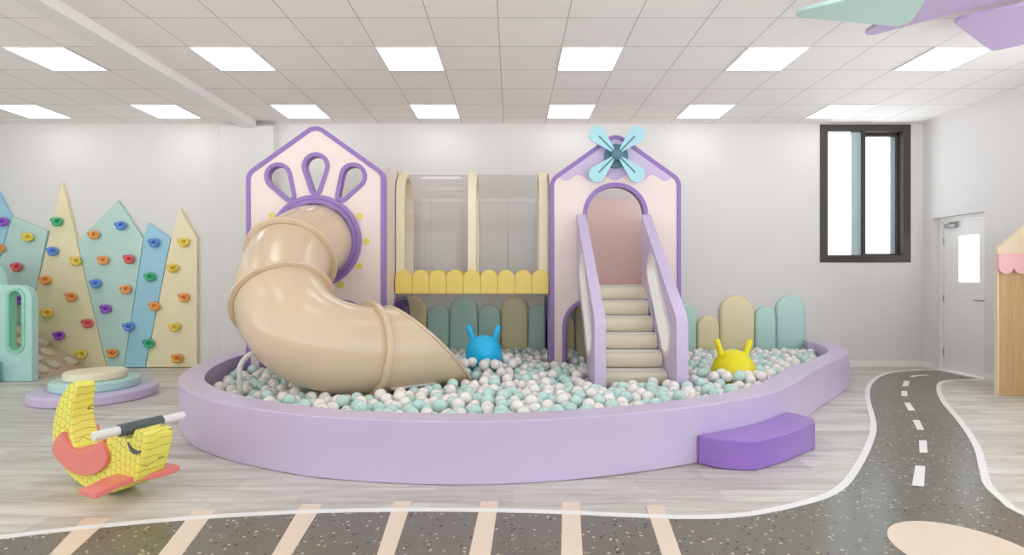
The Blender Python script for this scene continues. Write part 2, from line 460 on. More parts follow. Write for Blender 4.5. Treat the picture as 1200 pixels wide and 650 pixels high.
b = B(); box(b, (-3.84, YF, 3.422), (-3.63, 7.97, ZC)); struct('trim_2', b, 'trim_white', bevel=.004)
b = B(); box(b, (-3.394, YB-.014, 0), (XR, YB, .095)); struct('baseboard_back', b, 'trim_white', bevel=.004)
b = B(); box(b, (XR-.014, YF, 0), (XR, DY0, .095)); box(b, (XR-.014, DY1, 0), (XR, YB-.015, .095)); struct('baseboard_right', b, 'trim_white', bevel=.004)

# window_1
w = empty('window_1', (WX0, YB, WZ0), kind='structure', label='dark framed sliding window high on the back wall', cat='window')
y0, y1 = YB-.012, YB+.16
b = B(); prism(b, [(WX0-.002, WZ0-.002), (WX1+.002, WZ0-.002), (WX1+.002, WZ1+.002), (WX0-.002, WZ1+.002)], y0, y1, 'XZ',
               holes=[[(WX0+.11, WZ0+.105), (WX1-.11, WZ0+.105), (WX1-.11, WZ1-.10), (WX0+.11, WZ1-.10)]])
put('window_frame', b, 'frame', w, bevel=.004)
xm = 5.09
b = B(); box(b, (xm-.022, y0+.004, WZ0+.1), (xm+.022, YB+.03, WZ1-.095)); put('mullion', b, 'frame', w, bevel=.003)
b = B(); box(b, (WX0+.1, YB+.02, WZ0+.1), (xm, YB+.028, WZ1-.095)); put('pane', b, 'glass', w)
b = B(); box(b, (xm, YB+.11, WZ0+.1), (WX1-.1, YB+.118, WZ1-.095)); put('pane', b, 'glass', w)
b = B(); box(b, (WX1-.135, YB+.085, WZ0+.1), (WX1-.10, YB+.145, WZ1-.095)); put('sash_stile', b, 'frame', w, bevel=.003)
b = B(); box(b, (xm, YB+.085, WZ1-.15), (WX1-.10, YB+.145, WZ1-.095)); box(b, (xm, YB+.085, WZ0+.095), (WX1-.10, YB+.145, WZ0+.13)); put('sash_rail', b, 'frame', w, bevel=.003)
b = B(); box(b, (xm-.155, YB+.035, WZ0+.1), (xm-.0, YB+.06, WZ1-.095)); put('outer_stile', b, 'stile', w)
b = B(); box(b, (WX1-.205, YB+.122, WZ0+.1), (WX1-.12, YB+.14, WZ1-.095)); put('outer_stile', b, 'stile', w)

# door_1
d = empty('door_1', (XR, DY0, 0), kind='structure', label='white door with a small glass pane in the right wall', cat='door')
LX = XR+.11
b = B(); band(b, [(DY0+.03, .0), (DY0+.03, DZ-.05), (DY1-.075, DZ-.05), (DY1-.075, 0)], [(DY0, 0), (DY0, DZ), (DY1, DZ), (DY1, 0)], LX-.012, LX+.09, 'YZ', closed=False)
put('door_frame', b, 'trim_white', d, bevel=.003)
ya, yb = DY0+.034, DY1-.08
wy0, wy1, wz0, wz1 = 7.27, 7.61, 1.235, 1.86
b = B(); prism(b, [(ya, .012), (yb, .012), (yb, DZ-.055), (ya, DZ-.055)], LX, LX+.045, 'YZ', holes=[[(wy0, wz0), (wy1, wz0), (wy1, wz1), (wy0, wz1)]])
leaf = put('door_leaf', b, 'trim_white', d, bevel=.003)
b = B(); box(b, (LX+.018, wy0, wz0), (LX+.026, wy1, wz1)); put('pane', b, 'glass', leaf)
b = B(); sweep(b, [(LX-.004, ya+.06, 1.0), (LX-.05, ya+.06, 1.0), (LX-.055, ya+.075, 1.0), (LX-.055, ya+.19, 1.0)], .010, 12)
sweep(b, [(LX+.001, ya+.06, 1.0), (LX-.01, ya+.06, 1.0)], .026, 20); put('door_handle', b, 'steel', leaf)
b = B(); sweep(b, [(LX+.001, ya+.06, .90), (LX-.012, ya+.06, .90)], .024, 20); put('lock_cylinder', b, 'steel', leaf)
b = B(); box(b, (LX-.055, yb-.25, DZ-.15), (LX, yb-.06, DZ-.095)); put('door_closer', b, 'steel', leaf, bevel=.012)
b = B(); box(b, (LX-.03, yb-.28, DZ-.085), (LX-.018, yb-.1, DZ-.07)); box(b, (LX-.032, yb-.16, DZ-.1), (LX-.016, yb-.13, DZ-.07)); put('closer_arm', b, 'steel', leaf, bevel=.003)
for z in (.25, 1.0, 1.8):
    b = B(); sweep(b, [(LX-.006, yb+.002, z-.05), (LX-.006, yb+.002, z+.05)], .007, 10); put('hinge', b, 'steel', d)
b = B(); box(b, (XR-.01, DY0, 0), (XR+.12, DY1, .006)); put('threshold', b, 'white_line', d)

# ------------------------------------------------------------------ floor inlays: road, lines, crossing, oval
LEFT = [(-6.2, .9), (-5.0, 1.7), (-3.9, 2.35), (-2.9, 2.70), (-2.55, 2.79), (-2.27, 2.88), (-1.79, 3.0), (-1.19, 3.09), (-.51, 3.12), (.12, 3.10), (.62, 3.05), (.95, 3.025), (1.28, 3.06),
        (1.72, 3.24), (2.0, 3.43), (2.31, 3.77), (2.8, 4.39), (3.21, 4.98), (3.83, 6.04), (4.35, 6.81), (4.91, 7.44), (5.37, 7.74), (5.94, 7.86)]
RIGHT = [(5.94, 7.11), (5.43, 7.01), (5.04, 6.62), (4.53, 5.89), (4.03, 5.04), (3.57, 4.31), (3.17, 3.77), (2.97, 3.5), (2.86, 3.27), (2.80, 3.05), (2.95, 2.6), (3.6, 2.2), (4.6, 2.0)]
L2 = resample(spline([(*p, 0) for p in LEFT], 8), 150); R2 = resample(spline([(*p, 0) for p in RIGHT], 8), 90)
b = B(); prism(b, [(p.x, p.y) for p in L2]+[(p.x, p.y) for p in R2]+[(4.6, .6), (0, -.4), (-6.2, -.4)], .0, .003, 'XY')
road = struct('road', b, 'road', (0, 3, 0)); tag(road, 'speckled dark play road inlaid in the floor', 'floor road')
def strip(bm, pts, w, z0, z1):
    T = []
    a = []; c = []
    for i, p in enumerate(pts):
        t = (pts[min(i+1, len(pts)-1)]-pts[max(i-1, 0)]).normalized(); n = Vector((t.y, -t.x, 0))
        a.append((p.x+n.x*w/2, p.y+n.y*w/2)); c.append((p.x-n.x*w/2, p.y-n.y*w/2))
    return band(bm, a, c, z0, z1, 'XY', closed=False)
b = B(); strip(b, L2, .046, .0, .0065); put('edge_line', b, 'white_line', road)
b = B(); strip(b, R2, .046, .0, .0065); put('edge_line', b, 'white_line', road)
dash = [[(4.65, 6.68), (4.71, 6.67), (4.97, 7.0), (4.91, 7.02)], [(4.44, 6.39), (4.5, 6.38), (4.31, 6.11), (4.25, 6.12)],
        [(4.05, 5.79), (4.10, 5.78), (3.92, 5.45), (3.86, 5.46)], [(3.63, 5.08), (3.69, 5.08), (3.50, 4.76), (3.44, 4.76)],
        [(3.23, 4.45), (3.29, 4.45), (3.07, 4.14), (3.01, 4.14)], [(2.77, 3.85), (2.83, 3.84), (2.55, 3.47), (2.49, 3.49)]]
for q in dash:
    b = B(); prism(b, q, 0, .006, 'XY'); put('lane_dash', b, 'white_line', road)
b = B(); strip(b, spline([(5.2, 7.3, 0), (5.33, 7.39, 0), (5.52, 7.44, 0)], 6), .05, 0, .006); put('lane_dash', b, 'white_line', road)
stripes = [[(-2.3, 3.02), (-2.16, 3.02)], [(-1.77, 3.12), (-1.65, 3.12)], [(-1.2, 3.2), (-1.08, 3.2)], [(-.68, 3.24), (-.58, 3.24)], [(-.18, 3.24), (-.08, 3.24)], [(.29, 3.23), (.39, 3.23)], [(.76, 3.18), (.86, 3.18)]]
ends = [(-2.16, -2.06), (-1.65, -1.54), (-1.12, -1.03), (-.63, -.55), (-.2, -.1), (.23, .33), (.7, .79)]
for (p, q), (e0, e1) in zip(stripes, ends):
    k = 1.5/(p[1]-2.62)
    poly = [p, q, (q[0]+(e1-q[0])*k, q[1]-1.5), (p[0]+(e0-p[0])*k, p[1]-1.5)]
    b = B(); prism(b, poly, 0, .005, 'XY'); put('crossing_stripe', b, 'beige_in', road)
# oval inlay at lower right
pts = []
cx, cy, A_, B_, th = 2.145, 2.64, .305, .335, 0
for i in range(64):
    t = 2*PI*i/64; pts.append((cx+A_*math.cos(t)*math.cos(th)-B_*math.sin(t)*math.sin(th), cy+A_*math.cos(t)*math.sin(th)+B_*math.sin(t)*math.cos(th)))
b = B(); prism(b, pts, 0, .0055, 'XY'); put('oval_island', b, 'beige_in', road)

# ------------------------------------------------------------------ ceiling lights
ordn = ['first', 'second', 'third', 'fourth', 'fifth', 'sixth', 'seventh']
rows = [7.21, 5.41, 3.61, 1.81, .01, -1.79]
rowname = ['row nearest the back wall', 'second row from the back wall', 'third row from the back wall', 'fourth row from the back wall', 'fifth row from the back wall', 'sixth row from the back wall']
first = None
for ri, y in enumerate(rows):
    for ci in range(7):
        x = -6.72+1.8*ci
        if first is None:
            first = empty('ceiling_light', (x+.3, y+.3, ZC))
            b = B(); box(b, (x+.012, y+.012, ZC-.010), (x+.588, y+.588, ZC-.001)); put('diffuser', b, 'lamp', first)
            b = B(); band(b, [(x+.012, y+.012), (x+.588, y+.012), (x+.588, y+.588), (x+.012, y+.588)], [(x, y), (x+.6, y), (x+.6, y+.6), (x, y+.6)], ZC-.012, ZC-.001, 'XY'); put('light_frame', b, 'trim_white', first)
            o = first
        else:
            o = first.copy(); COL.objects.link(o); o.location = (x+.3, y+.3, ZC)
            for ch in list(first.children):
                c = ch.copy(); COL.objects.link(c); c.parent = o
        tag(o, 'lit square ceiling panel, %s from the left in the %s' % (ordn[ci], rowname[ri]), 'ceiling light', 'square ceiling light panels')

# ceiling decoration boards
def petal(poly, z, m, label, r=.07):
    pp = round_poly(poly, r, 8); c = (sum(p[0] for p in pp)/len(pp), sum(p[1] for p in pp)/len(pp))
    e = empty('ceiling_board', (c[0], c[1], z), label, 'ceiling decoration', 'leaf shaped boards under the ceiling')
    b = B(); prism(b, pp, z, z+.03, 'XY'); put('board', b, m, e, bevel=.005)
    b = B(); sweep(b, [(c[0], c[1], z+.03), (c[0], c[1], ZC)], .008, 10); put('hanger', b, 'steel', e)
petal([(2.06, 4.30), (3.17, 4.50), (2.87, 3.74)], 3.30, 'ceildecM', 'mint green rounded leaf board hanging under the ceiling')
petal([(2.95, 4.86), (3.80, 3.98), (3.02, 3.5)], 3.345, 'ceildecP', 'purple leaf board partly above the mint ceiling board')
petal([(3.43, 4.385), (4.26, 4.98), (5.0, 4.25), (4.2, 3.84)], 3.30, 'ceildecP', 'mauve ceiling board nearest the right wall')

# ------------------------------------------------------------------ climbing wall
def hold_mesh(col):
    b = B(); n, k = 22, 12; rg = []
    for i in range(n):
        a = 2*PI*i/n; rr = .022*(1+.28*math.sin(a-1.9)); ring = []
        for j in range(k):
            t = 2*PI*j/k; r = rr*math.cos(t)
            ring.append(b.verts.new(((.056+r)*math.cos(a)*1.1+.014, -.036-rr*1.3*math.sin(t)-.02*max(0, -math.sin(a)), (.041+r)*math.sin(a)*.95)))
        rg.append(ring)
    for i in range(n):
        for j in range(k): b.faces.new((rg[i][j], rg[(i+1) % n][j], rg[(i+1) % n][(j+1) % k], rg[i][(j+1) % k]))
    ball(b, (.014, -.008, 0), .05, 20, 12, (1.1, .3, .8))
    ball(b, (-.072, -.034, .024), .031, 16, 10, (1.15, 1.0, .9))
    b2 = bmesh.ops.create_cone(b, cap_ends=True, segments=12, radius1=.009, radius2=.009, depth=.012, matrix=Matrix.Translation((-.076, -.062, .026)) @ Matrix.Rotation(PI/2, 4, 'X'))
    box(b, (-.07, -.03, -.025), (.05, 0, .03))
    bmesh.ops.recalc_face_normals(b, faces=b.faces)
    me = bpy.data.meshes.new('climbing_hold'); b.to_mesh(me); b.free(); me.materials.append(M['hold_'+col]); me.shade_smooth(); return me
HM = {c: hold_mesh(c) for c in HOLDC}
PY = YB-.06
def climb(poly, m, label, holds):
    pp = [((x-600)/F*PY, HC-(y-325)/F*PY) for x, y in poly]
    pp = [(x, max(z, .003)) for x, z in pp]
    pp = offset(pp, -.004)
    cx = sum(p[0] for p in pp)/len(pp)
    b = B(); prism(b, pp, PY, YB-.001, 'XZ')
    o = put('climbing_board', b, m, None, (cx, PY, 0), bevel=.008); tag(o, label, 'climbing wall panel', 'climbing wall panels')
    for c, px, py in holds:
        h = bpy.data.objects.new('climbing_hold', HM[c]); COL.objects.link(h); h.parent = o; h['label'] = c+' climbing hold'
        px, py = px/2.5, 180+py/2.5
        h.location = ((px-600)/F*PY-cx, 0, HC-(py-325)/F*PY); h.rotation_euler = (0, random.uniform(-.12, .12), 0); h.scale = (.84, 1, 1.12)
climb([(210, 242.8), (230.8, 278), (230.8, 431.6), (170, 431.6), (200, 280)], 'cream2', 'cream pointed climbing panel at the right end of the climbing wall',
      [('yellow', 542, 260), ('yellow', 511, 335), ('orange', 543, 421), ('yellow', 516, 507), ('orange', 524, 598)])
climb([(173, 260), (200, 279.5), (170, 431.6), (145, 431.6), (168, 280)], 'blue', 'narrow sky blue climbing panel between mint and cream panels',
      [('blue', 456, 261), ('green', 444, 361), ('orange', 457, 446), ('blue', 382, 506), ('green', 441, 555)])
climb([(138, 234), (168, 280), (145, 431.6), (125, 431.6), (90, 283)], 'teal', 'mint climbing panel with a peaked top and eight holds',
      [('blue', 359, 211), ('orange', 281, 238), ('orange', 308, 312), ('red', 383, 309), ('blue', 286, 380), ('orange', 374, 397), ('purple', 315, 454), ('orange', 334, 583)])
climb([(72, 212), (90, 283.5), (125, 431.6), (21, 431.6), (42, 340)], 'cream2', 'tall cream spike shaped climbing panel, the tallest peak',
      [('green', 173, 200), ('blue', 160, 286), ('yellow', 228, 315), ('orange', 139, 370), ('orange', 214, 419), ('yellow', 144, 466), ('red', 262, 496), ('purple', 179, 532), ('yellow', 245, 586)])
climb([(13, 253), (56, 270), (42, 340), (21, 431.6), (-34, 431.6), (0, 302)], 'teal', 'mint climbing panel behind the mint arch board',
      [('yellow', 88, 245), ('red', 55, 332), ('purple', 66, 428)])
climb([(-28, 176), (13, 253), (0, 302), (-34, 431.6), (-75, 431.6), (-60, 250)], 'blue', 'sky blue climbing panel cut by the left edge of the view',
      [('purple', 15, 200), ('orange', 5, 278)])

# tan ramp with knobs leaning up to the left
RX0, RX1, RZ = -6.08, -7.45, .88
e = empty('climbing_ramp', (-6.7, 7.6, 0), 'tan sloping ramp board with pale round knobs by the climbing wall', 'climbing ramp')
b = B(); prism(b, [(RX0, .004), (RX1, RZ), (RX1, .004)], 7.24, PY-.02, 'XZ'); put('ramp_board', b, 'ramp', e, bevel=.006)
ndir = Vector((-RZ, 0, RX1-RX0)).normalized(); ndir = -ndir if ndir.z < 0 else ndir
for px, py in ((54, 414), (61.5, 428), (82, 424), (47, 434), (20, 379), (22, 389), (24, 402), (49, 401), (40, 420), (5, 372), (8, 395), (30, 425)):
    # pixel ray meets the ramp plane
    dr = Vector(((px-600)/F, 1, -(py-325)/F)); p0 = Vector((RX0, 0, .004)); t = ndir.dot(p0-Vector((0, 0, HC)))/ndir.dot(dr); p = Vector((0, 0, HC))+dr*t
    if not (7.3 < p.y < PY-.1 and RX1+.08 < p.x < RX0-.05): continue
    b = B(); ax = ndir
    q = [p-ax*.004, p+ax*.03, p+ax*.038, p+ax*.04]
    sweep(b, q, .08, 28, rad=[.085, .085, .078, .066]); put('knob', b, 'holdstone', e)

# mint arch board with a slot
e = empty('arch_board', (-6.35, 7.03, 0), 'mint standing play board with a long rounded slot', 'play board')
xr_ = -5.98
outl = [(xr_-1.6, .004), (xr_, .004)]
outl += [(xr_-.17+.17*math.cos(PI/2*i/8), 1.20-.19+.19*math.sin(PI/2*i/8)) for i in range(9)]
outl += [(xr_-.36, 1.20), (xr_-.38, 1.21), (xr_-.395, 1.24)]
outl += [(xr_-.40, 1.30), (xr_-.42, 1.38), (xr_-.47, 1.44), (xr_-.54, 1.47), (xr_-1.6, 1.47)]
slot = stadium((-6.18, .46), (-6.18, 1.05), .105)
b = B(); prism(b, outl, 6.98, 7.08, 'XZ', holes=[slot]); put('board', b, 'mint', e, bevel=.012)
b = B(); band(b, offset(slot, -.028), offset(slot, .012), 6.965, 7.09, 'XZ'); put('slot_trim', b, 'mintrim', e, bevel=.008)
b = B(); box(b, (-7.1, 6.72, .002), (-6.335, 6.96, .27)); o = put('foam_block', b, 'lightblue', None, (-6.7, 6.84, 0), bevel=.02); tag(o, 'light blue soft block in front of the mint slot board', 'soft block')

# ------------------------------------------------------------------ round soft discs
def disc(r, z, h, m, label):
    k = .025; prof = [(0, 0), (r-.012, 0), (r, .012)]
    prof += [(r-k+k*math.cos(PI/2*i/6), h-k+k*math.sin(PI/2*i/6)) for i in range(7)] + [(0, h)]
    b = B(); lathe_z(b, prof, (-4.53, 6.1, z), 72)
    o = put('soft_disc', b, m, None, (-4.53, 6.1, z)); tag(o, label, 'soft play disc', 'stacked soft discs')
disc(.585, .001, .105, 'lav', 'lavender round soft disc, lowest and widest of the stack')
disc(.405, .107, .095, 'mint', 'mint round soft disc in the middle of the stack')
disc(.29, .203, .085, 'cream', 'cream round soft disc on top of the stack')

# ------------------------------------------------------------------ ball pit rim and step
OUT = [(-3.18, 8.04), (-3.31, 7.3), (-3.355, 6.5), (-3.27, 5.85), (-3.08, 5.24), (-2.86, 4.81), (-2.46, 4.32), (-2.11, 4.04), (-1.81, 3.86), (-1.31, 3.64), (-.78, 3.53), (-.26, 3.495), (.29, 3.56),
       (.92, 3.75), (1.43, 3.98), (1.8, 4.2), (2.11, 4.45), (2.42, 4.79), (2.76, 5.22), (3.12, 5.65), (3.58, 6.16), (4.02, 6.68), (4.25, 7.12), (4.40, 7.55), (4.41, 7.82), (4.33, 7.98), (4.17, 8.04)]
INN = [(-2.95, 8.04), (-3.06, 7.3), (-3.12, 6.5), (-3.09, 6.05), (-2.96, 5.5), (-2.70, 4.93), (-2.32, 4.48), (-1.99, 4.22), (-1.70, 4.05), (-1.23, 3.84), (-.75, 3.74), (-.26, 3.71), (.25, 3.765),
       (.85, 3.95), (1.31, 4.16), (1.66, 4.37), (1.95, 4.61), (2.25, 4.94), (2.59, 5.37), (2.96, 5.80), (3.42, 6.30), (3.83, 6.80), (4.02, 7.20), (4.14, 7.55), (4.165, 7.68), (4.16, 7.76), (4.13, 7.82)]
RH = .40
so = spline([(*p, 0) for p in OUT], 6); si = spline([(*p, 0) for p in INN], 6)
pit = empty('ball_pit', (0.3, 5.6, 0), 'large lavender padded ball pit wall curving across the room', 'ball pit')
b = B(); band(b, [(p.x, p.y) for p in si], [(p.x, p.y) for p in so], .002, RH, 'XY', closed=False); put('padded_wall', b, 'lav', pit, bevel=.022, seg=4)
innpoly = [(p.x, p.y) for p in si]
midpoly = [(p.x*.6+q.x*.4, p.y*.6+q.y*.4) for p, q in zip(si, so)]
b = B(); prism(b, midpoly, .004, .1, 'XY'); put('pit_floor', b, 'pit', pit)
st = [(1.29, 3.895), (1.38, 3.805), (1.52, 3.755), (1.64, 3.755), (1.92, 3.935), (2.29, 4.235), (2.345, 4.36), (2.31, 4.50), (2.25, 4.585)]
rimpts = [(p.x, p.y) for p in so if 1.32 < p.x < 2.24 and p.y < 5][::-1]
b = B(); prism(b, st+[(x+.004, y-.004) for x, y in rimpts], .002, .2, 'XY'); o = put('foam_step', b, 'deep', None, (1.8, 4.1, 0), bevel=.012); tag(o, 'deep purple foam step against the front of the ball pit', 'step')

# ------------------------------------------------------------------ padded wall panels behind the pit
pads = [(463, 499.5, 347, 0, 'sand coloured wall pad beside the left tower, half behind the slide'), (500.5, 526, 357.5, 1, 'low mint wall pad under the bridge, first from the slide'),
        (527, 559.5, 347, 1, 'tall mint wall pad under the bridge'), (560.5, 586.5, 357, 1, 'low mint wall pad behind the blue hopper ball'),
        (587.5, 618.5, 347, 0, 'tall sand coloured wall pad under the bridge'), (619.5, 645.5, 357, 1, 'low mint wall pad beside the right tower under the bridge'),
        (646.5, 673.5, 370, 0, 'low sand coloured wall pad seen through the right tower crawl arch'), (674.5, 714, 346, 0, 'tall sand coloured wall pad behind the staircase'),
        (789, 816.8, 357, 1, 'mint wall pad just right of the right tower'), (817.8, 843.7, 370, 0, 'shortest sand coloured wall pad, beside the yellow hopper ball'),
        (844.7, 884.8, 346, 0, 'wide tall sand coloured wall pad behind the yellow hopper ball'), (886, 910.2, 359, 1, 'narrow mint wall pad right of the wide sand pad'),
        (911.2, 944.5, 346, 1, 'tall mint wall pad at the right end of the row')]
PDY = 8.035
for x0, x1, yt, cr, lab in pads:
    X0, X1 = (x0-600)/F*PDY, (x1-600)/F*PDY; zt = HC-(yt-325)/F*PDY
    b = B(); pillow(b, arch(X0, X1, .11, zt, None, 16), PDY, YB-.016, .045)
    o = put('wall_pad', b, ('padcream', 'padteal')[cr], None, ((X0+X1)/2, PDY, .11), angle=50); tag(o, lab, 'wall pad', 'padded wall panels behind the ball pit')

# ------------------------------------------------------------------ towers
def tower(xc, Y0, label, right):
    t = empty('play_tower', (xc, Y0+.7, .1), label, 'play tower')
    zb = .101
    out = round_poly([(xc-.79, zb), (xc+.79, zb), (xc+.79, 2.49), (xc, 3.055), (xc-.79, 2.49)], [0, 0, .16, .17, .16], 10)
    crawl = arch(xc-.60, xc+.60, zb, 1.0, .30)
    holes = []
    trims = []
    # the crawl arch is a notch from the bottom edge
    k = [i for i, p in enumerate(out) if abs(p[1]-zb) < 1e-6]
    notch = crawl[2:]+[crawl[0]]; notch = [crawl[1]]+notch
    poly = [out[k[0]]] + [(xc-.60, zb)] + list(reversed(crawl[2:])) + [(xc+.60, zb)] + out[k[1]:]
    petals = []
    if not right:
        cz = 1.71
        holes.append(circle(xc, cz, .43, 56))
        for ang in (60, 90, 120):
            a = math.radians(ang); ax = Vector((math.cos(a), math.sin(a))); n = Vector((-ax.y, ax.x)); c = Vector((xc, cz)); p = []
            ra, Rb = .035, .115
            r0, r1 = .60, .855
            ph = math.asin((Rb-ra)/(r1-r0))
            for i in range(13):
                g = -(PI/2+ph)+(PI+2*ph)*i/12; p.append(c+ax*(r1+Rb*math.cos(g))+n*(Rb*math.sin(g)))
            for i in range(9):
                g = (PI/2+ph)+(PI-2*ph)*i/8; p.append(c+ax*(r0+ra*math.cos(g))+n*(ra*math.sin(g)))
            p = [tuple(v) for v in p]; petals.append(p); holes.append(p)
    else:
        door = arch(xc-.343, xc+.343, 1.2, 2.393)
        holes.append(door)
    b = B(); prism(b, poly, Y0, Y0+.08, 'XZ', holes=holes); put('front_panel', b, 'pink', t)
    b = B(); band(b, offset(out, -.047), offset(out, .004), Y0-.012, Y0+.092, 'XZ')
    # open the trim along the bottom: keep only faces above the pit floor
    put('edge_trim', b, 'purple', t, bevel=.006)
    cr2 = [(xc+.60, zb)]+crawl[2:]+[(xc-.60, zb)]
    cr3 = [(xc+.645, zb)]+arch(xc-.645, xc+.645, zb, 1.045, .345)[2:]+[(xc-.645, zb)]
    b = B(); band(b, cr2, cr3, Y0-.012, Y0+.092, 'XZ', closed=False); put('crawl_trim', b, 'purple', t, bevel=.006)
    if not right:
        b = B(); band(b, circle(xc, cz, .425, 64), circle(xc, cz, .475, 64), Y0-.05, Y0+.09, 'XZ'); band(b, circle(xc, cz, .477, 64), circle(xc, cz, .525, 64), Y0-.042, Y0+.0, 'XZ')
        put('tunnel_ring', b, 'purple', t, bevel=.005)
        for p in petals:
            b = B(); band(b, offset(p, -.004), offset(p, .044), Y0-.014, Y0+.094, 'XZ'); put('petal_trim', b, 'purple', t, bevel=.006)
        for ang in (0, 30, 150, 180, 210, 240, 270, 300, 330):
            a = math.radians(ang); b = B(); prism(b, circle(xc+.575*math.cos(a), cz+.575*math.sin(a), .038, 24), Y0-.006, Y0+.002, 'XZ'); put('dot', b, 'dot', t)
    else:
        d1 = [(xc+.345, 1.2)]+door[2:]+[(xc-.345, 1.2)]
        d2 = [(xc+.396, 1.2)]+arch(xc-.396, xc+.396, 1.2, 2.448)[2:]+[(xc-.396, 1.2)]
        b = B(); band(b, d1, d2, Y0-.014, Y0+.094, 'XZ', closed=False); put('doorway_trim', b, 'purple', t, bevel=.006)
        top = [p for p in offset(out, -.04) if p[1] > 2.44]
        xs = [xc-.735+1.47*i/60 for i in range(61)]
        wave = [(x, 2.505-.037*math.cos(2*PI*(x-xc)/.3)) for x in xs]
        b = B(); prism(b, wave+[p for p in top if p[1] > 2.47], Y0-.006, Y0+.002, 'XZ', tri=True); put('scalloped_gable', b, 'gable', t)
        # windmill
        wx, wz = xc+.002, HC+(325-183.5)/F*Y0
        b = B(); prism(b, circle(wx, wz, .147, 40), Y0-.035, Y0-.006, 'XZ'); wm = put('windmill', b, 'slate', t, bevel=.005)
        hx, hz, yb_ = at(722.8, 180.8, Y0-.12)[0], at(722.8, 180.8, Y0-.12)[2], Y0-.12
        for ang in (45, 135, 225, 315):
            a = math.radians(ang); ax = Vector((math.cos(a), math.sin(a))); n = Vector((-ax.y, ax.x)); c = Vector((hx, hz)); p = []
            ra, Rb, r0, r1 = .018, .098, .05, .335; ph = math.asin((Rb-ra)/(r1-r0))
            for i in range(15):
                g = -(PI/2+ph)+(PI+2*ph)*i/14; p.append(tuple(c+ax*(r1+Rb*math.cos(g))+n*(Rb*math.sin(g))))
            for i in range(7):
                g = (PI/2+ph)+(PI-2*ph)*i/6; p.append(tuple(c+ax*(r0+ra*math.cos(g))+n*(ra*math.sin(g))))
            b = B(); prism(b, p, yb_-.012, yb_+.012, 'XZ')
            prism(b, stadium(tuple(c+ax*.08), tuple(c+ax*.30), .010, 6), yb_-.0135, yb_-.011, 'XZ', mi=1)
            put('blade', b, ['windmill', 'slate'], wm, bevel=.0)
        b = B(); ball(b, (hx, yb_-.01, hz), .068, 28, 18, (1, .8, 1)); sweep(b, [(hx, yb_, hz), (hx, Y0-.03, hz)], .03, 16); put('hub', b, 'slate', wm)
    # side and back panels, deck
    ys, ye = Y0+.081, 8.0
    for s in (-1, 1):
        xa = xc+s*.79; xb = xc+s*.73
        o0, o1 = ys+.27, ye-.12
        side = [(ys, zb), (o0, zb)]+list(reversed(arch(o0, o1, zb, 1.0, .28)[2:]))+[(o1, zb), (ye, zb)]+arch(ys, ye, zb, 2.66 if (s > 0) != right else 2.1, .5)[2:]
        b = B(); prism(b, side, xa, xb, 'YZ'); put('side_panel', b, 'pink', t, bevel=.006)
        a1 = [(o1, zb)]+arch(o0, o1, zb, 1.0, .28)[2:]+[(o0, zb)]; a2 = [(o1+.045, zb)]+arch(o0-.045, o1+.045, zb, 1.045, .325)[2:]+[(o0-.045, zb)]
        b = B(); band(b, a1, a2, min(xa, xb-s*.16)-.012, max(xa, xb-s*.16)+.012, 'YZ', closed=False); put('crawl_trim', b, 'purple', t, bevel=.005)
    b = B(); prism(b, [(xc-.728, zb+1.05), (xc+.728, zb+1.05), (xc+.728, 2.41), (xc-.728, 2.41)], 7.93, 7.99, 'XZ'); put('back_panel', b, 'pinkin', t, bevel=.006)
    b = B(); box(b, (xc-.728, Y0+.082, 1.1), (xc+.728, 7.93, 1.2)); put('deck', b, 'pinkin', t, bevel=.005)
    return t
tower(-2.24, 6.4, 'pink and purple house shaped play tower that the tube slide leaves', False)
tower(1.255, 6.8, 'pink and purple house shaped play tower with an aqua windmill', True)

# bridge between the towers
br = empty('play_bridge', (-.5, 7.25, 1.1), 'yellow scalloped bridge with clear tunnel between the two towers', 'play bridge')
bx0, bx1 = -1.44, .455
b = B(); box(b, (bx0, 6.93, 1.1), (bx1, 7.62, 1.2)); put('bridge_deck', b, 'cream', br, bevel=.005)
n = 9; wdt = (bx1-bx0-.004)/n
for side, yy in ((0, 6.888), (1, 7.625)):
    for i in range(n):
        xa = bx0+.002+i*wdt
        b = B(); prism(b, arch(xa+.0015, xa+wdt-.0015, 1.096, 1.392), yy, yy+.038, 'XZ'); put('picket', b, 'yellow', br, bevel=.006)
def hoop_prof(inset):
    return [(6.93+inset, 1.2)]+[(7.275-(.345-inset)*math.cos(PI*i/28), 2.31+(.345-inset)*math.sin(PI*i/28)) for i in range(29)]+[(7.62-inset, 1.2)]
for xa in (bx0+.004, -.548, .335):
    b = B(); band(b, hoop_prof(.075), hoop_prof(0), xa, xa+.105, 'YZ', closed=False); put('tunnel_hoop', b, 'cream', br, bevel=.008)
b = B(); band(b, hoop_prof(.036), hoop_prof(.032), bx0+.01, bx1-.012, 'YZ', closed=False); o = put('tunnel_sheet', b, 'acrylic', br); o['label'] = 'clear acrylic tunnel sheet'

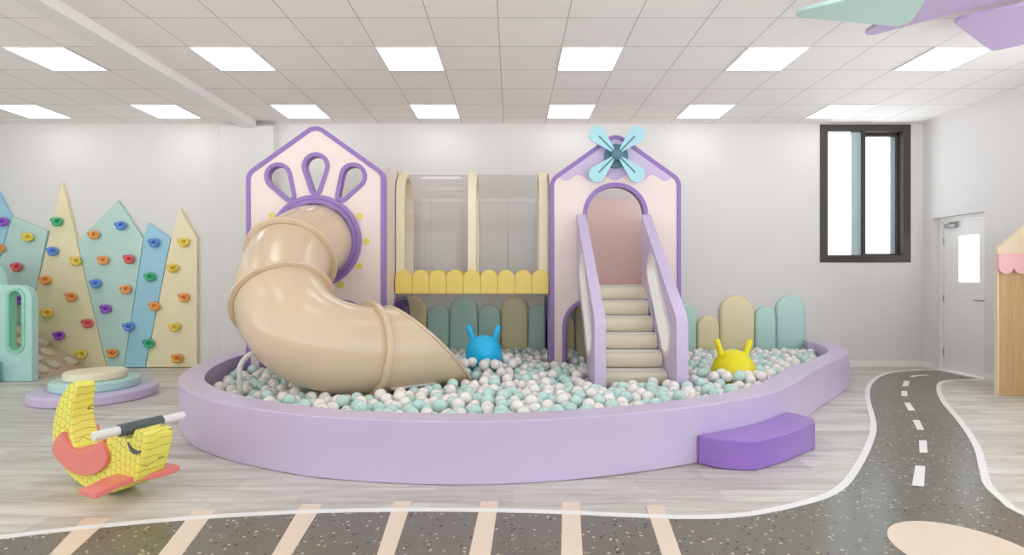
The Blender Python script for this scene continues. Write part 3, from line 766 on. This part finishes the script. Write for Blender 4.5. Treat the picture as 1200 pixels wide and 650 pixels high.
# ------------------------------------------------------------------ staircase
sc_ = empty('staircase', (1.23, 6.1, .1), 'cream soft stairs between lavender rails climbing into the windmill tower', 'stairs')
railp = round_poly([(6.782, 2.06), (5.33, .905), (5.315, .101), (5.78, .101), (5.84, .36), (6.782, 1.36)], [.0, .16, 0, 0, .1, .0], 8)
sl = stadium((5.725, .69), (6.32, 1.375), .185)
for xa, xb in ((.785, .893), (1.565, 1.675)):
    b = B(); prism(b, railp, xa, xb, 'YZ', holes=[sl]); rp = put('stair_rail', b, 'lav', sc_, bevel=.008)
    b = B(); band(b, offset(sl, -.04), offset(sl, .006), xa-.008, xb+.008, 'YZ'); put('slot_trim', b, 'offwhite', rp, bevel=.008)
for k in range(6):
    zt = 1.2-.168*k; yf = 6.60-.198*k
    bk = 6.782 if k == 0 else yf+.30
    r = .055; h = .166
    prof = [(bk, zt-.012), (bk, zt-h), (yf+.03, zt-h)]
    prof += [(yf+r-r*math.cos(PI/2*i/6), zt-h+.055-.055*math.cos(PI/2*(1-i/6)) if False else zt-h+.05+(h-.05-r-.012)*i/6) for i in range(1)]
    prof += [(yf+r-r*math.cos(PI/2*i/8), zt-.012-r+r*math.sin(PI/2*i/8)) for i in range(9)]
    b = B(); prism(b, prof, .897, 1.561, 'YZ'); s_ = put('step', b, 'stepcream', sc_, bevel=.004)
    b = B(); box(b, (.90, yf+.04, zt-.0115), (1.558, bk if k == 0 else yf+.20, zt)); put('tread', b, 'offwhite', s_, bevel=.003)

# ------------------------------------------------------------------ tube slide
SP = [(-2.24, 6.47, 1.71), (-2.24, 6.2, 1.665), (-2.29, 5.80, 1.48), (-2.22, 5.42, 1.23), (-2.07, 5.13, 1.00), (-1.85, 5.00, .80), (-1.60, 5.07, .67), (-1.33, 5.31, .605), (-.91, 5.63, .59), (-.48, 5.95, .58)]
TR = .42
sl_ = empty('tube_slide', (-1.7, 5.5, .1), 'glossy tan tube slide curving down from the left tower into the balls', 'slide')
path = spline(SP, 14)
cut1, cut2, cut3 = 28, 52, 96
def section(i0, i1, name, m='tan'):
    b = B(); sweep(b, path[i0:i1+1], TR, 56, caps=False); return put(name, b, m, sl_, solid=.012, angle=60)
section(0, cut1, 'tube_section'); section(cut1, cut2, 'tube_section'); section(cut2, cut3, 'tube_section')
T_, N_ = frames(path)
def flange(i, w=.03, ro=.055):
    p, t, n = path[i], T_[i], N_[i]; bb = t.cross(n); b = B(); seg = 72
    prof = [(TR-.002, -w/2), (TR+ro, -w/2), (TR+ro+.004, 0), (TR+ro, w/2), (TR-.002, w/2)]
    rg = [[b.verts.new(p+t*z+(n*math.cos(2*PI*k/seg)+bb*math.sin(2*PI*k/seg))*r) for k in range(seg)] for r, z in prof]
    for a, c in zip(rg, rg[1:]+rg[:1]):
        for k in range(seg): b.faces.new((a[k], a[(k+1) % seg], c[(k+1) % seg], c[k]))
    o = put('flange', b, 'tan', sl_, bevel=.006)
    for k in range(10):
        a = 2*PI*(k+.5)/10; c = p+(n*math.cos(a)+bb*math.sin(a))*(TR+ro*.55)
        b = B(); sweep(b, [c-t*(w/2+.004), c+t*(w/2+.004)], .006, 8); put('bolt', b, 'steel', o)
flange(cut1); flange(cut2, .035, .045); flange(cut3, .06, .045)
b = B(); p5 = path[cut3]; sweep(b, path[cut3:]+[path[-1]+T_[-1]*.3], TR, 56, caps=False)
hv = Vector((T_[110].x, T_[110].y, 0)).normalized()
pt = p5+hv*.22+Vector((0, 0, TR)); pb = p5+hv*1.10+Vector((0, 0, -TR-.03)); dv = pb-pt; side = hv.cross(Vector((0, 0, 1))); nv = dv.cross(side).normalized()
if nv.dot(hv) < 0: nv = -nv
bmesh.ops.bisect_plane(b, geom=b.verts[:]+b.edges[:]+b.faces[:], plane_co=pt, plane_no=nv, clear_outer=True)
lip = [v.co.copy() for v in b.verts if abs((v.co-pt).dot(nv)) < 1e-4]
mo = put('mouth_section', b, 'tan', sl_, solid=.012, angle=60)
cc = sum(lip, Vector())/len(lip); e1 = dv.normalized(); e2 = nv.cross(e1)
lip.sort(key=lambda v: math.atan2((v-cc).dot(e2), (v-cc).dot(e1)))
ded = []
for v in lip:
    if not ded or (v-ded[-1]).length > .004: ded.append(v)
b = B(); sweep(b, ded, .016, 10, closed=True); put('mouth_lip', b, 'tan', mo)
b = B(); sweep(b, spline([(-2.37, 4.88, .101), (-2.37, 4.88, .45), (-2.355, 4.885, .55), (-2.29, 4.91, .625), (-2.17, 4.96, .665), (-2.08, 5.0, .68)], 8), .023, 14); put('support_post', b, 'metalwhite', sl_)
b = B(); q0 = Vector((-1.12, 5.12, .275)); q1 = q0+hv*.46
s2 = Vector((hv.y, -hv.x, 0)); vv = []
for q in (q0, q1):
    for dx, dz in ((0, 0), (.05, 0), (.05, .02), (0, .02)): vv.append(b.verts.new(q+s2*dx+Vector((0, 0, dz))))
for f in ((0, 1, 2, 3), (7, 6, 5, 4), (0, 4, 5, 1), (1, 5, 6, 2), (2, 6, 7, 3), (3, 7, 4, 0)): b.faces.new([vv[i] for i in f])
put('bracket', b, 'metalwhite', sl_, bevel=.003)

# ------------------------------------------------------------------ hopper balls
def hopper(c, r, m, label):
    e = empty('hopper_ball', (c[0], c[1], c[2]-r), label, 'hopper ball', 'horned hopper balls in the pit')
    b = B(); ball(b, c, r, 48, 28); put('ball_body', b, m, e)
    for s in (-1, 1):
        a = math.radians(40)
        p0 = Vector(c)+Vector((s*math.sin(a)*r*.9, 0, math.cos(a)*r*.9)); p1 = p0+Vector((s*.055, 0, .17))
        b = B(); sweep(b, [p0, p0.lerp(p1, .5), p0.lerp(p1, .92), p1], .026, 18, rad=[.036, .031, .032, .024]); put('handle', b, m, e)
HB = ((-.322, 6.35, .440), .208), ((2.31, 5.85, .335), .212)
hopper(*HB[0], 'hopblue', 'bright blue horned hopper ball lying in the ball pit')
hopper(*HB[1], 'hopyel', 'bright yellow horned hopper ball lying in the ball pit')

# ------------------------------------------------------------------ rocking toy
rz = math.atan2(-.413, .911)
rk = empty('rocking_toy', (-2.51, 3.379, 0), 'yellow scaled rocking toy with coral saddle and white handlebar', 'rocking toy', rz=rz)
WB = .165
outl = [(-.29, .640), (-.345, .612), (-.401, .555), (-.44, .49), (-.462, .41), (-.472, .32), (-.455, .235), (-.415, .165), (-.345, .103), (-.26, .055), (-.16, .022), (-.05, .004), (.06, .003), (.16, .022),
        (.27, .066), (.36, .112), (.405, .175), (.437, .25), (.462, .325), (.474, .385), (.462, .408), (.42, .416), (.372, .42), (.352, .395), (.330, .368), (.298, .362), (.268, .372), (.250, .395), (.232, .408),
        (.18, .400), (.12, .355), (.06, .285), (-.02, .238), (-.11, .222), (-.19, .238), (-.245, .285), (-.272, .36), (-.280, .44), (-.262, .54), (-.238, .605), (-.252, .632)]
outl = [(v.x, v.y) for v in spline([(*p, 0) for p in outl], 3, closed=True)]
b = B()
front = []; back = []
for s, z in outl:
    k = max(0., min(1., (z-.25)/.4)) if s < 0 else 0.; w0 = .03*k; w1 = WB-.03*k
    front.append(b.verts.new((s, w0, z))); back.append(b.verts.new((s, w1, z)))
b.faces.new(front); b.faces.new(list(reversed(back)))
for i in range(len(outl)):
    j = (i+1) % len(outl); b.faces.new((front[i], back[i], back[j], front[j]))
put('body', b, 'scales', rk, local=True, bevel=.014, seg=3)
sad = [(-.415, .215), (-.385, .275), (-.31, .335), (-.292, .30), (-.255, .262), (-.19, .236), (-.11, .228), (-.03, .247), (.03, .285), (.075, .325), (.125, .282), (.148, .235), (.125, .185), (.06, .138), (-.04, .104), (-.14, .096), (-.24, .108), (-.33, .145), (-.39, .18)]
sadp = [(v.x, v.y) for v in spline([(*p, 0) for p in sad], 4, closed=True)]
b = B(); prism(b, sadp, -.024, .0, 'XZ'); prism(b, sadp, WB, WB+.024, 'XZ')
seat_c = [(-.305, .338), (-.285, .303), (-.25, .264), (-.19, .240), (-.11, .231), (-.03, .250), (.03, .288), (.072, .328)]
sc1 = spline([(*p, 0) for p in seat_c], 4)
band(b, [(v.x, v.y-.03) for v in sc1], [(v.x, v.y) for v in sc1], -.001, WB+.001, 'XZ', closed=False)
put('saddle', b, 'coral', rk, local=True, bevel=.008)
b = B(); sweep(b, [(.300, -.178, .418), (.300, .345, .418)], .027, 24); hb = put('handlebar', b, 'rod', rk, local=True, bevel=.004)
b = B(); sweep(b, [(.300, -.045, .416), (.300, .205, .416)], .036, 24); put('grip_sleeve', b, 'grey', hb, local=True, bevel=.004)
eye = spline([(.315, .342, 0), (.335, .318, 0), (.365, .302, 0), (.40, .298, 0), (.432, .306, 0)], 5)
for ya_, yb_ in ((-.007, .004), (WB-.004, WB+.007)):
    up, lo = [], []
    for i, p in enumerate(eye):
        h = .006+.012*math.sin(PI*i/(len(eye)-1)); up.append((p.x, p.y+h*.5)); lo.append((p.x, p.y-h))
    b = B(); band(b, lo, up, ya_, yb_, 'XZ', closed=False); put('eye', b, 'grey', rk, local=True, bevel=.002)
fp = []
for i in range(25):
    w_ = -.235+.485*i/24; fp.append((.315+.030*math.sin((w_-.08)*15), w_))
b = B(); band(b, [(x-.075, y) for x, y in fp], [(x+.075, y) for x, y in fp], .112, .147, 'XY', closed=False); put('footrest', b, 'coral', rk, local=True, bevel=.007)

# ------------------------------------------------------------------ play house at the right
ph = empty('play_house', (5.6, 6.2, 0), 'plywood play house with a pink scalloped awning at the right edge', 'play house')
hx0, hx1, hy = 5.32, 5.92, 6.13
b = B(); prism(b, [(hx0, .002), (hx1, .002), (hx1, 1.5), (hx0, 1.5)], hy+.012, hy+.05, 'XZ'); put('front_wall', b, 'ply', ph, bevel=.002)
b = B(); box(b, (hx0-.003, hy+.008, .002), (hx0+.013, hy+.054, 1.5)); put('corner_post', b, 'plylight', ph, bevel=.002)
b = B(); prism(b, [(hx0, 1.5), (hx1, 1.5), (hx1, 1.63), (hx0+.30, 1.875), (hx0-.002, 1.61)], hy+.006, hy+.052, 'XZ'); put('gable', b, 'plylight', ph, bevel=.003)
aw = []
nS = 4; sw = .166
ax0 = hx0-.022
aw = [(ax0, 1.552), (ax0, 1.42)]
for i in range(nS):
    c0 = ax0+sw*(i+.5)
    if c0+sw/2 > 5.94: break
    aw += [(c0-sw/2*math.cos(PI*j/14), 1.42-.085*math.sin(PI*j/14)) for j in range(1, 14)] + [(c0+sw/2, 1.42 if c0+sw*1.5 > 5.94 else 1.43)]
aw += [(aw[-1][0], 1.552)]
b = B(); prism(b, aw, hy-.03, hy+.004, 'XZ'); put('awning', b, 'awning', ph, bevel=.004)
b = B(); box(b, (hx0+.05, hy+.05, .002), (hx0+.09, hy+.11, 1.45)); put('brace', b, 'plylight', ph, bevel=.002)

# ------------------------------------------------------------------ balls
R = .055
dg = bpy.context.evaluated_depsgraph_get(); bpy.context.view_layer.update()
obs_v, obs_f = [], []
for o in S.objects:
    if o.type != 'MESH': continue
    r = root_loc(o)
    if r.name.split('.')[0] not in ('play_tower', 'staircase', 'tube_slide', 'hopper_ball', 'wall_pad', 'ball_pit'): continue
    if o.name.split('.')[0] == 'pit_floor': continue
    ev = o.evaluated_get(dg); me = ev.to_mesh(); k = len(obs_v); mw = ev.matrix_world
    obs_v += [mw @ v.co for v in me.vertices]; obs_f += [[k+i for i in p.vertices] for p in me.polygons]; ev.to_mesh_clear()
tree = BVHTree.FromPolygons(obs_v, obs_f)
def inside(x, y, poly):
    c = False; n = len(poly); j = n-1
    for i in range(n):
        xi, yi = poly[i]; xj, yj = poly[j]
        if (yi > y) != (yj > y) and x < (xj-xi)*(y-yi)/(yj-yi)+xi: c = not c
        j = i
    return c
rng = random.Random(11)
cell = .11; grid = {}; balls = []
def near_balls(x, y):
    i, j = int(math.floor(x/cell)), int(math.floor(y/cell))
    for a in (-1, 0, 1):
        for c in (-1, 0, 1):
            yield from grid.get((i+a, j+c), ())
def rest(x, y, base):
    z = base
    for bx, by, bz in near_balls(x, y):
        d2 = (bx-x)**2+(by-y)**2
        if d2 < 4*R*R: z = max(z, bz+math.sqrt(4*R*R-d2))
    return z
inn_small = innpoly
def solid(x, y, z):
    for c, r in HB:
        if (Vector(c)-Vector((x, y, z))).length < r+R*.98: return True
    if .89 < x < 1.57 and y > 5.50: return True
    for i in range(0, 104, 4):
        if (path[i]-Vector((x, y, z))).length < TR+R: return True
    h = tree.find_nearest(Vector((x, y, z)), R*1.3)
    return h[0] is not None and h[3] < R*1.0
def settle(x, y, base):
    z = rest(x, y, base)
    for step in (.05, .03, .018, .01, .006):       # let it roll downhill
        for _ in range(5):
            a = rng.uniform(0, 2*PI); x2, y2 = x+step*math.cos(a), y+step*math.sin(a)
            if not inside(x2, y2, inn_small): continue
            z2 = rest(x2, y2, base)
            if z2 < z: x, y, z = x2, y2, z2
    return x, y, z
def add(p):
    balls.append(p); grid.setdefault((int(math.floor(p[0]/cell)), int(math.floor(p[1]/cell))), []).append(p)
for c, r in HB:                       # balls heaped under and against the hopper balls
    for _ in range(900):
        x, y, z = settle(c[0]+rng.uniform(-.6, .6), c[1]+rng.uniform(-.6, .6), .165)
        if z < .18 and inside(x, y, inn_small) and not solid(x, y, z): add((x, y, z))
    lift = .05 if c[2] > .4 else 0
    for _ in range(900 if lift else 0):
        x, y, z = settle(c[0]+rng.uniform(-.5, .5), c[1]+rng.uniform(-.55, .3), .165)
        if z < .29 and inside(x, y, inn_small) and not solid(x, y, z): add((x, y, z))
    for _ in range(1500):
        zc = rng.uniform(.265, .325)+lift; h = math.sqrt((r+R)**2-(c[2]-zc)**2)+rng.choice((.002, .002, rng.uniform(.0, .14))); a = rng.uniform(0, 2*PI)
        p = Vector((c[0]+h*math.cos(a), c[1]+h*math.sin(a), zc))
        if all((p-Vector(q)).length > 2*R for q in balls) and not solid(*(p+Vector((0, 0, .002)))): add(tuple(p))
fails = 0
ZTOP = .288
while fails < 2600 and len(balls) < 4800:
    x = rng.uniform(-3.1, 4.15); y = rng.uniform(3.7, 7.98)
    if not inside(x, y, inn_small): continue
    base = .165
    x, y, z = settle(x, y, base)
    top_ = ZTOP+(.05 if any((x-c[0])**2+(y-c[1])**2 < .2 for c, r in HB) else 0)
    if z > top_ or solid(x, y, z): fails += 1; continue
    fails = 0 if len(balls) < 1500 else max(0, fails-3)
    balls.append((x, y, z)); grid.setdefault((int(math.floor(x/cell)), int(math.floor(y/cell))), []).append((x, y, z))
cols = [0 if rng.random() < .54 else 1 for _ in balls]
print('balls', len(balls))
def unit(sub):
    b = B(); bmesh.ops.create_icosphere(b, subdivisions=sub, radius=R)
    me = bpy.data.meshes.new('u'); b.to_mesh(me); b.free()
    V = np.array([v.co[:] for v in me.vertices]); Fc = np.array([p.vertices[:] for p in me.polygons]); return me, V, Fc
_, V2, F2 = unit(2)
def mass(idx):
    me = bpy.data.meshes.new('pit_balls'); P = np.array([balls[i] for i in idx])
    vs = (P[:, None, :]+V2[None]).reshape(-1, 3); fs = (F2[None]+(np.arange(len(idx))*len(V2))[:, None, None]).reshape(-1, 3)
    me.vertices.add(len(vs)); me.vertices.foreach_set('co', vs.ravel())
    me.loops.add(fs.size); me.loops.foreach_set('vertex_index', fs.ravel().astype(np.int32))
    me.polygons.add(len(fs)); me.polygons.foreach_set('loop_start', (np.arange(len(fs))*3).astype(np.int32))
    me.polygons.foreach_set('material_index', np.repeat(np.array([cols[i] for i in idx]), len(F2)).astype(np.int32))
    me.materials.append(M['ballw']); me.materials.append(M['ballm'])
    me.update(calc_edges=True); me.validate(); me.shade_smooth(); return me
allidx = list(range(len(balls)))
stuff = bpy.data.objects.new('pit_balls', mass(allidx)); COL.objects.link(stuff)
bpy.context.view_layer.update(); dg = bpy.context.evaluated_depsgraph_get()
hits = {}
for py in range(392, 492):
    for px in range(240, 962, 2):
        dr = Vector(((px-600)/F, 1, -(py+.5-325)/F)).normalized()
        ok, loc, nor, fi, ob, mx = S.ray_cast(dg, Vector((0, 0, HC)), dr)
        if ok and ob.name == 'pit_balls': k = fi//len(F2); hits[k] = hits.get(k, 0)+1
big = sorted(hits, key=lambda k: -hits[k])[:300]; bs = set(big)
print('visible balls', len(hits), 'largest', hits[big[0]], hits[big[-1]])
stuff.data = mass([i for i in allidx if i not in bs])
tag(stuff, 'many small mint and white balls filling the rest of the ball pit', 'pit balls', kind='stuff')
proto = []
for c in (0, 1):
    me, _, _ = unit(4); me.name = 'pit_ball'; me.materials.append(M[('ballw', 'ballm')[c]]); me.shade_smooth(); proto.append(me)
pw = None
for k in big:
    o = bpy.data.objects.new('pit_ball', proto[cols[k]]); COL.objects.link(o); o.location = balls[k]
    if cols[k]: tag(o, 'glossy mint ball, one of the larger looking ones in the ball pit', 'ball', 'mint balls in the pit')
    else: tag(o, 'glossy white ball, one of the larger looking ones in the ball pit', 'ball', 'white balls in the pit')

# ------------------------------------------------------------------ world, camera, output
wd = bpy.data.worlds.new('sky'); S.world = wd; wd.use_nodes = True
wt = wd.node_tree; bg = wt.nodes['Background']; bg.inputs[1].default_value = 1.75
tcw = wt.nodes.new('ShaderNodeTexCoord'); spw = wt.nodes.new('ShaderNodeSeparateXYZ'); wt.links.new(tcw.outputs['Generated'], spw.inputs[0])
# overcast bright sky above the horizon, brighter lower half added to light the ceiling
wt.links.new(mix_col(wt, math_node(wt, 'LESS_THAN', spw.outputs[2], 0.0), (.88, .95, 1.0), (2.12, 2.2, 2.3)), bg.inputs[0])
cam = bpy.data.cameras.new('camera'); co = bpy.data.objects.new('camera', cam); COL.objects.link(co)
co.location = (0, 0, HC); co.rotation_euler = (PI/2, 0, 0); cam.sensor_width = 36; cam.lens = F/1200*36; cam.clip_start = .05
S.camera = co
vs = S.view_settings; vs.view_transform = 'Standard'; vs.look = 'None'; vs.gamma = 1; vs.use_curve_mapping = False; vs.exposure = .44
S.cycles.max_bounces = 8; S.cycles.diffuse_bounces = 5; S.cycles.transparent_max_bounces = 12; S.cycles.caustics_reflective = False; S.cycles.caustics_refractive = False
S.cycles.sample_clamp_indirect = 6
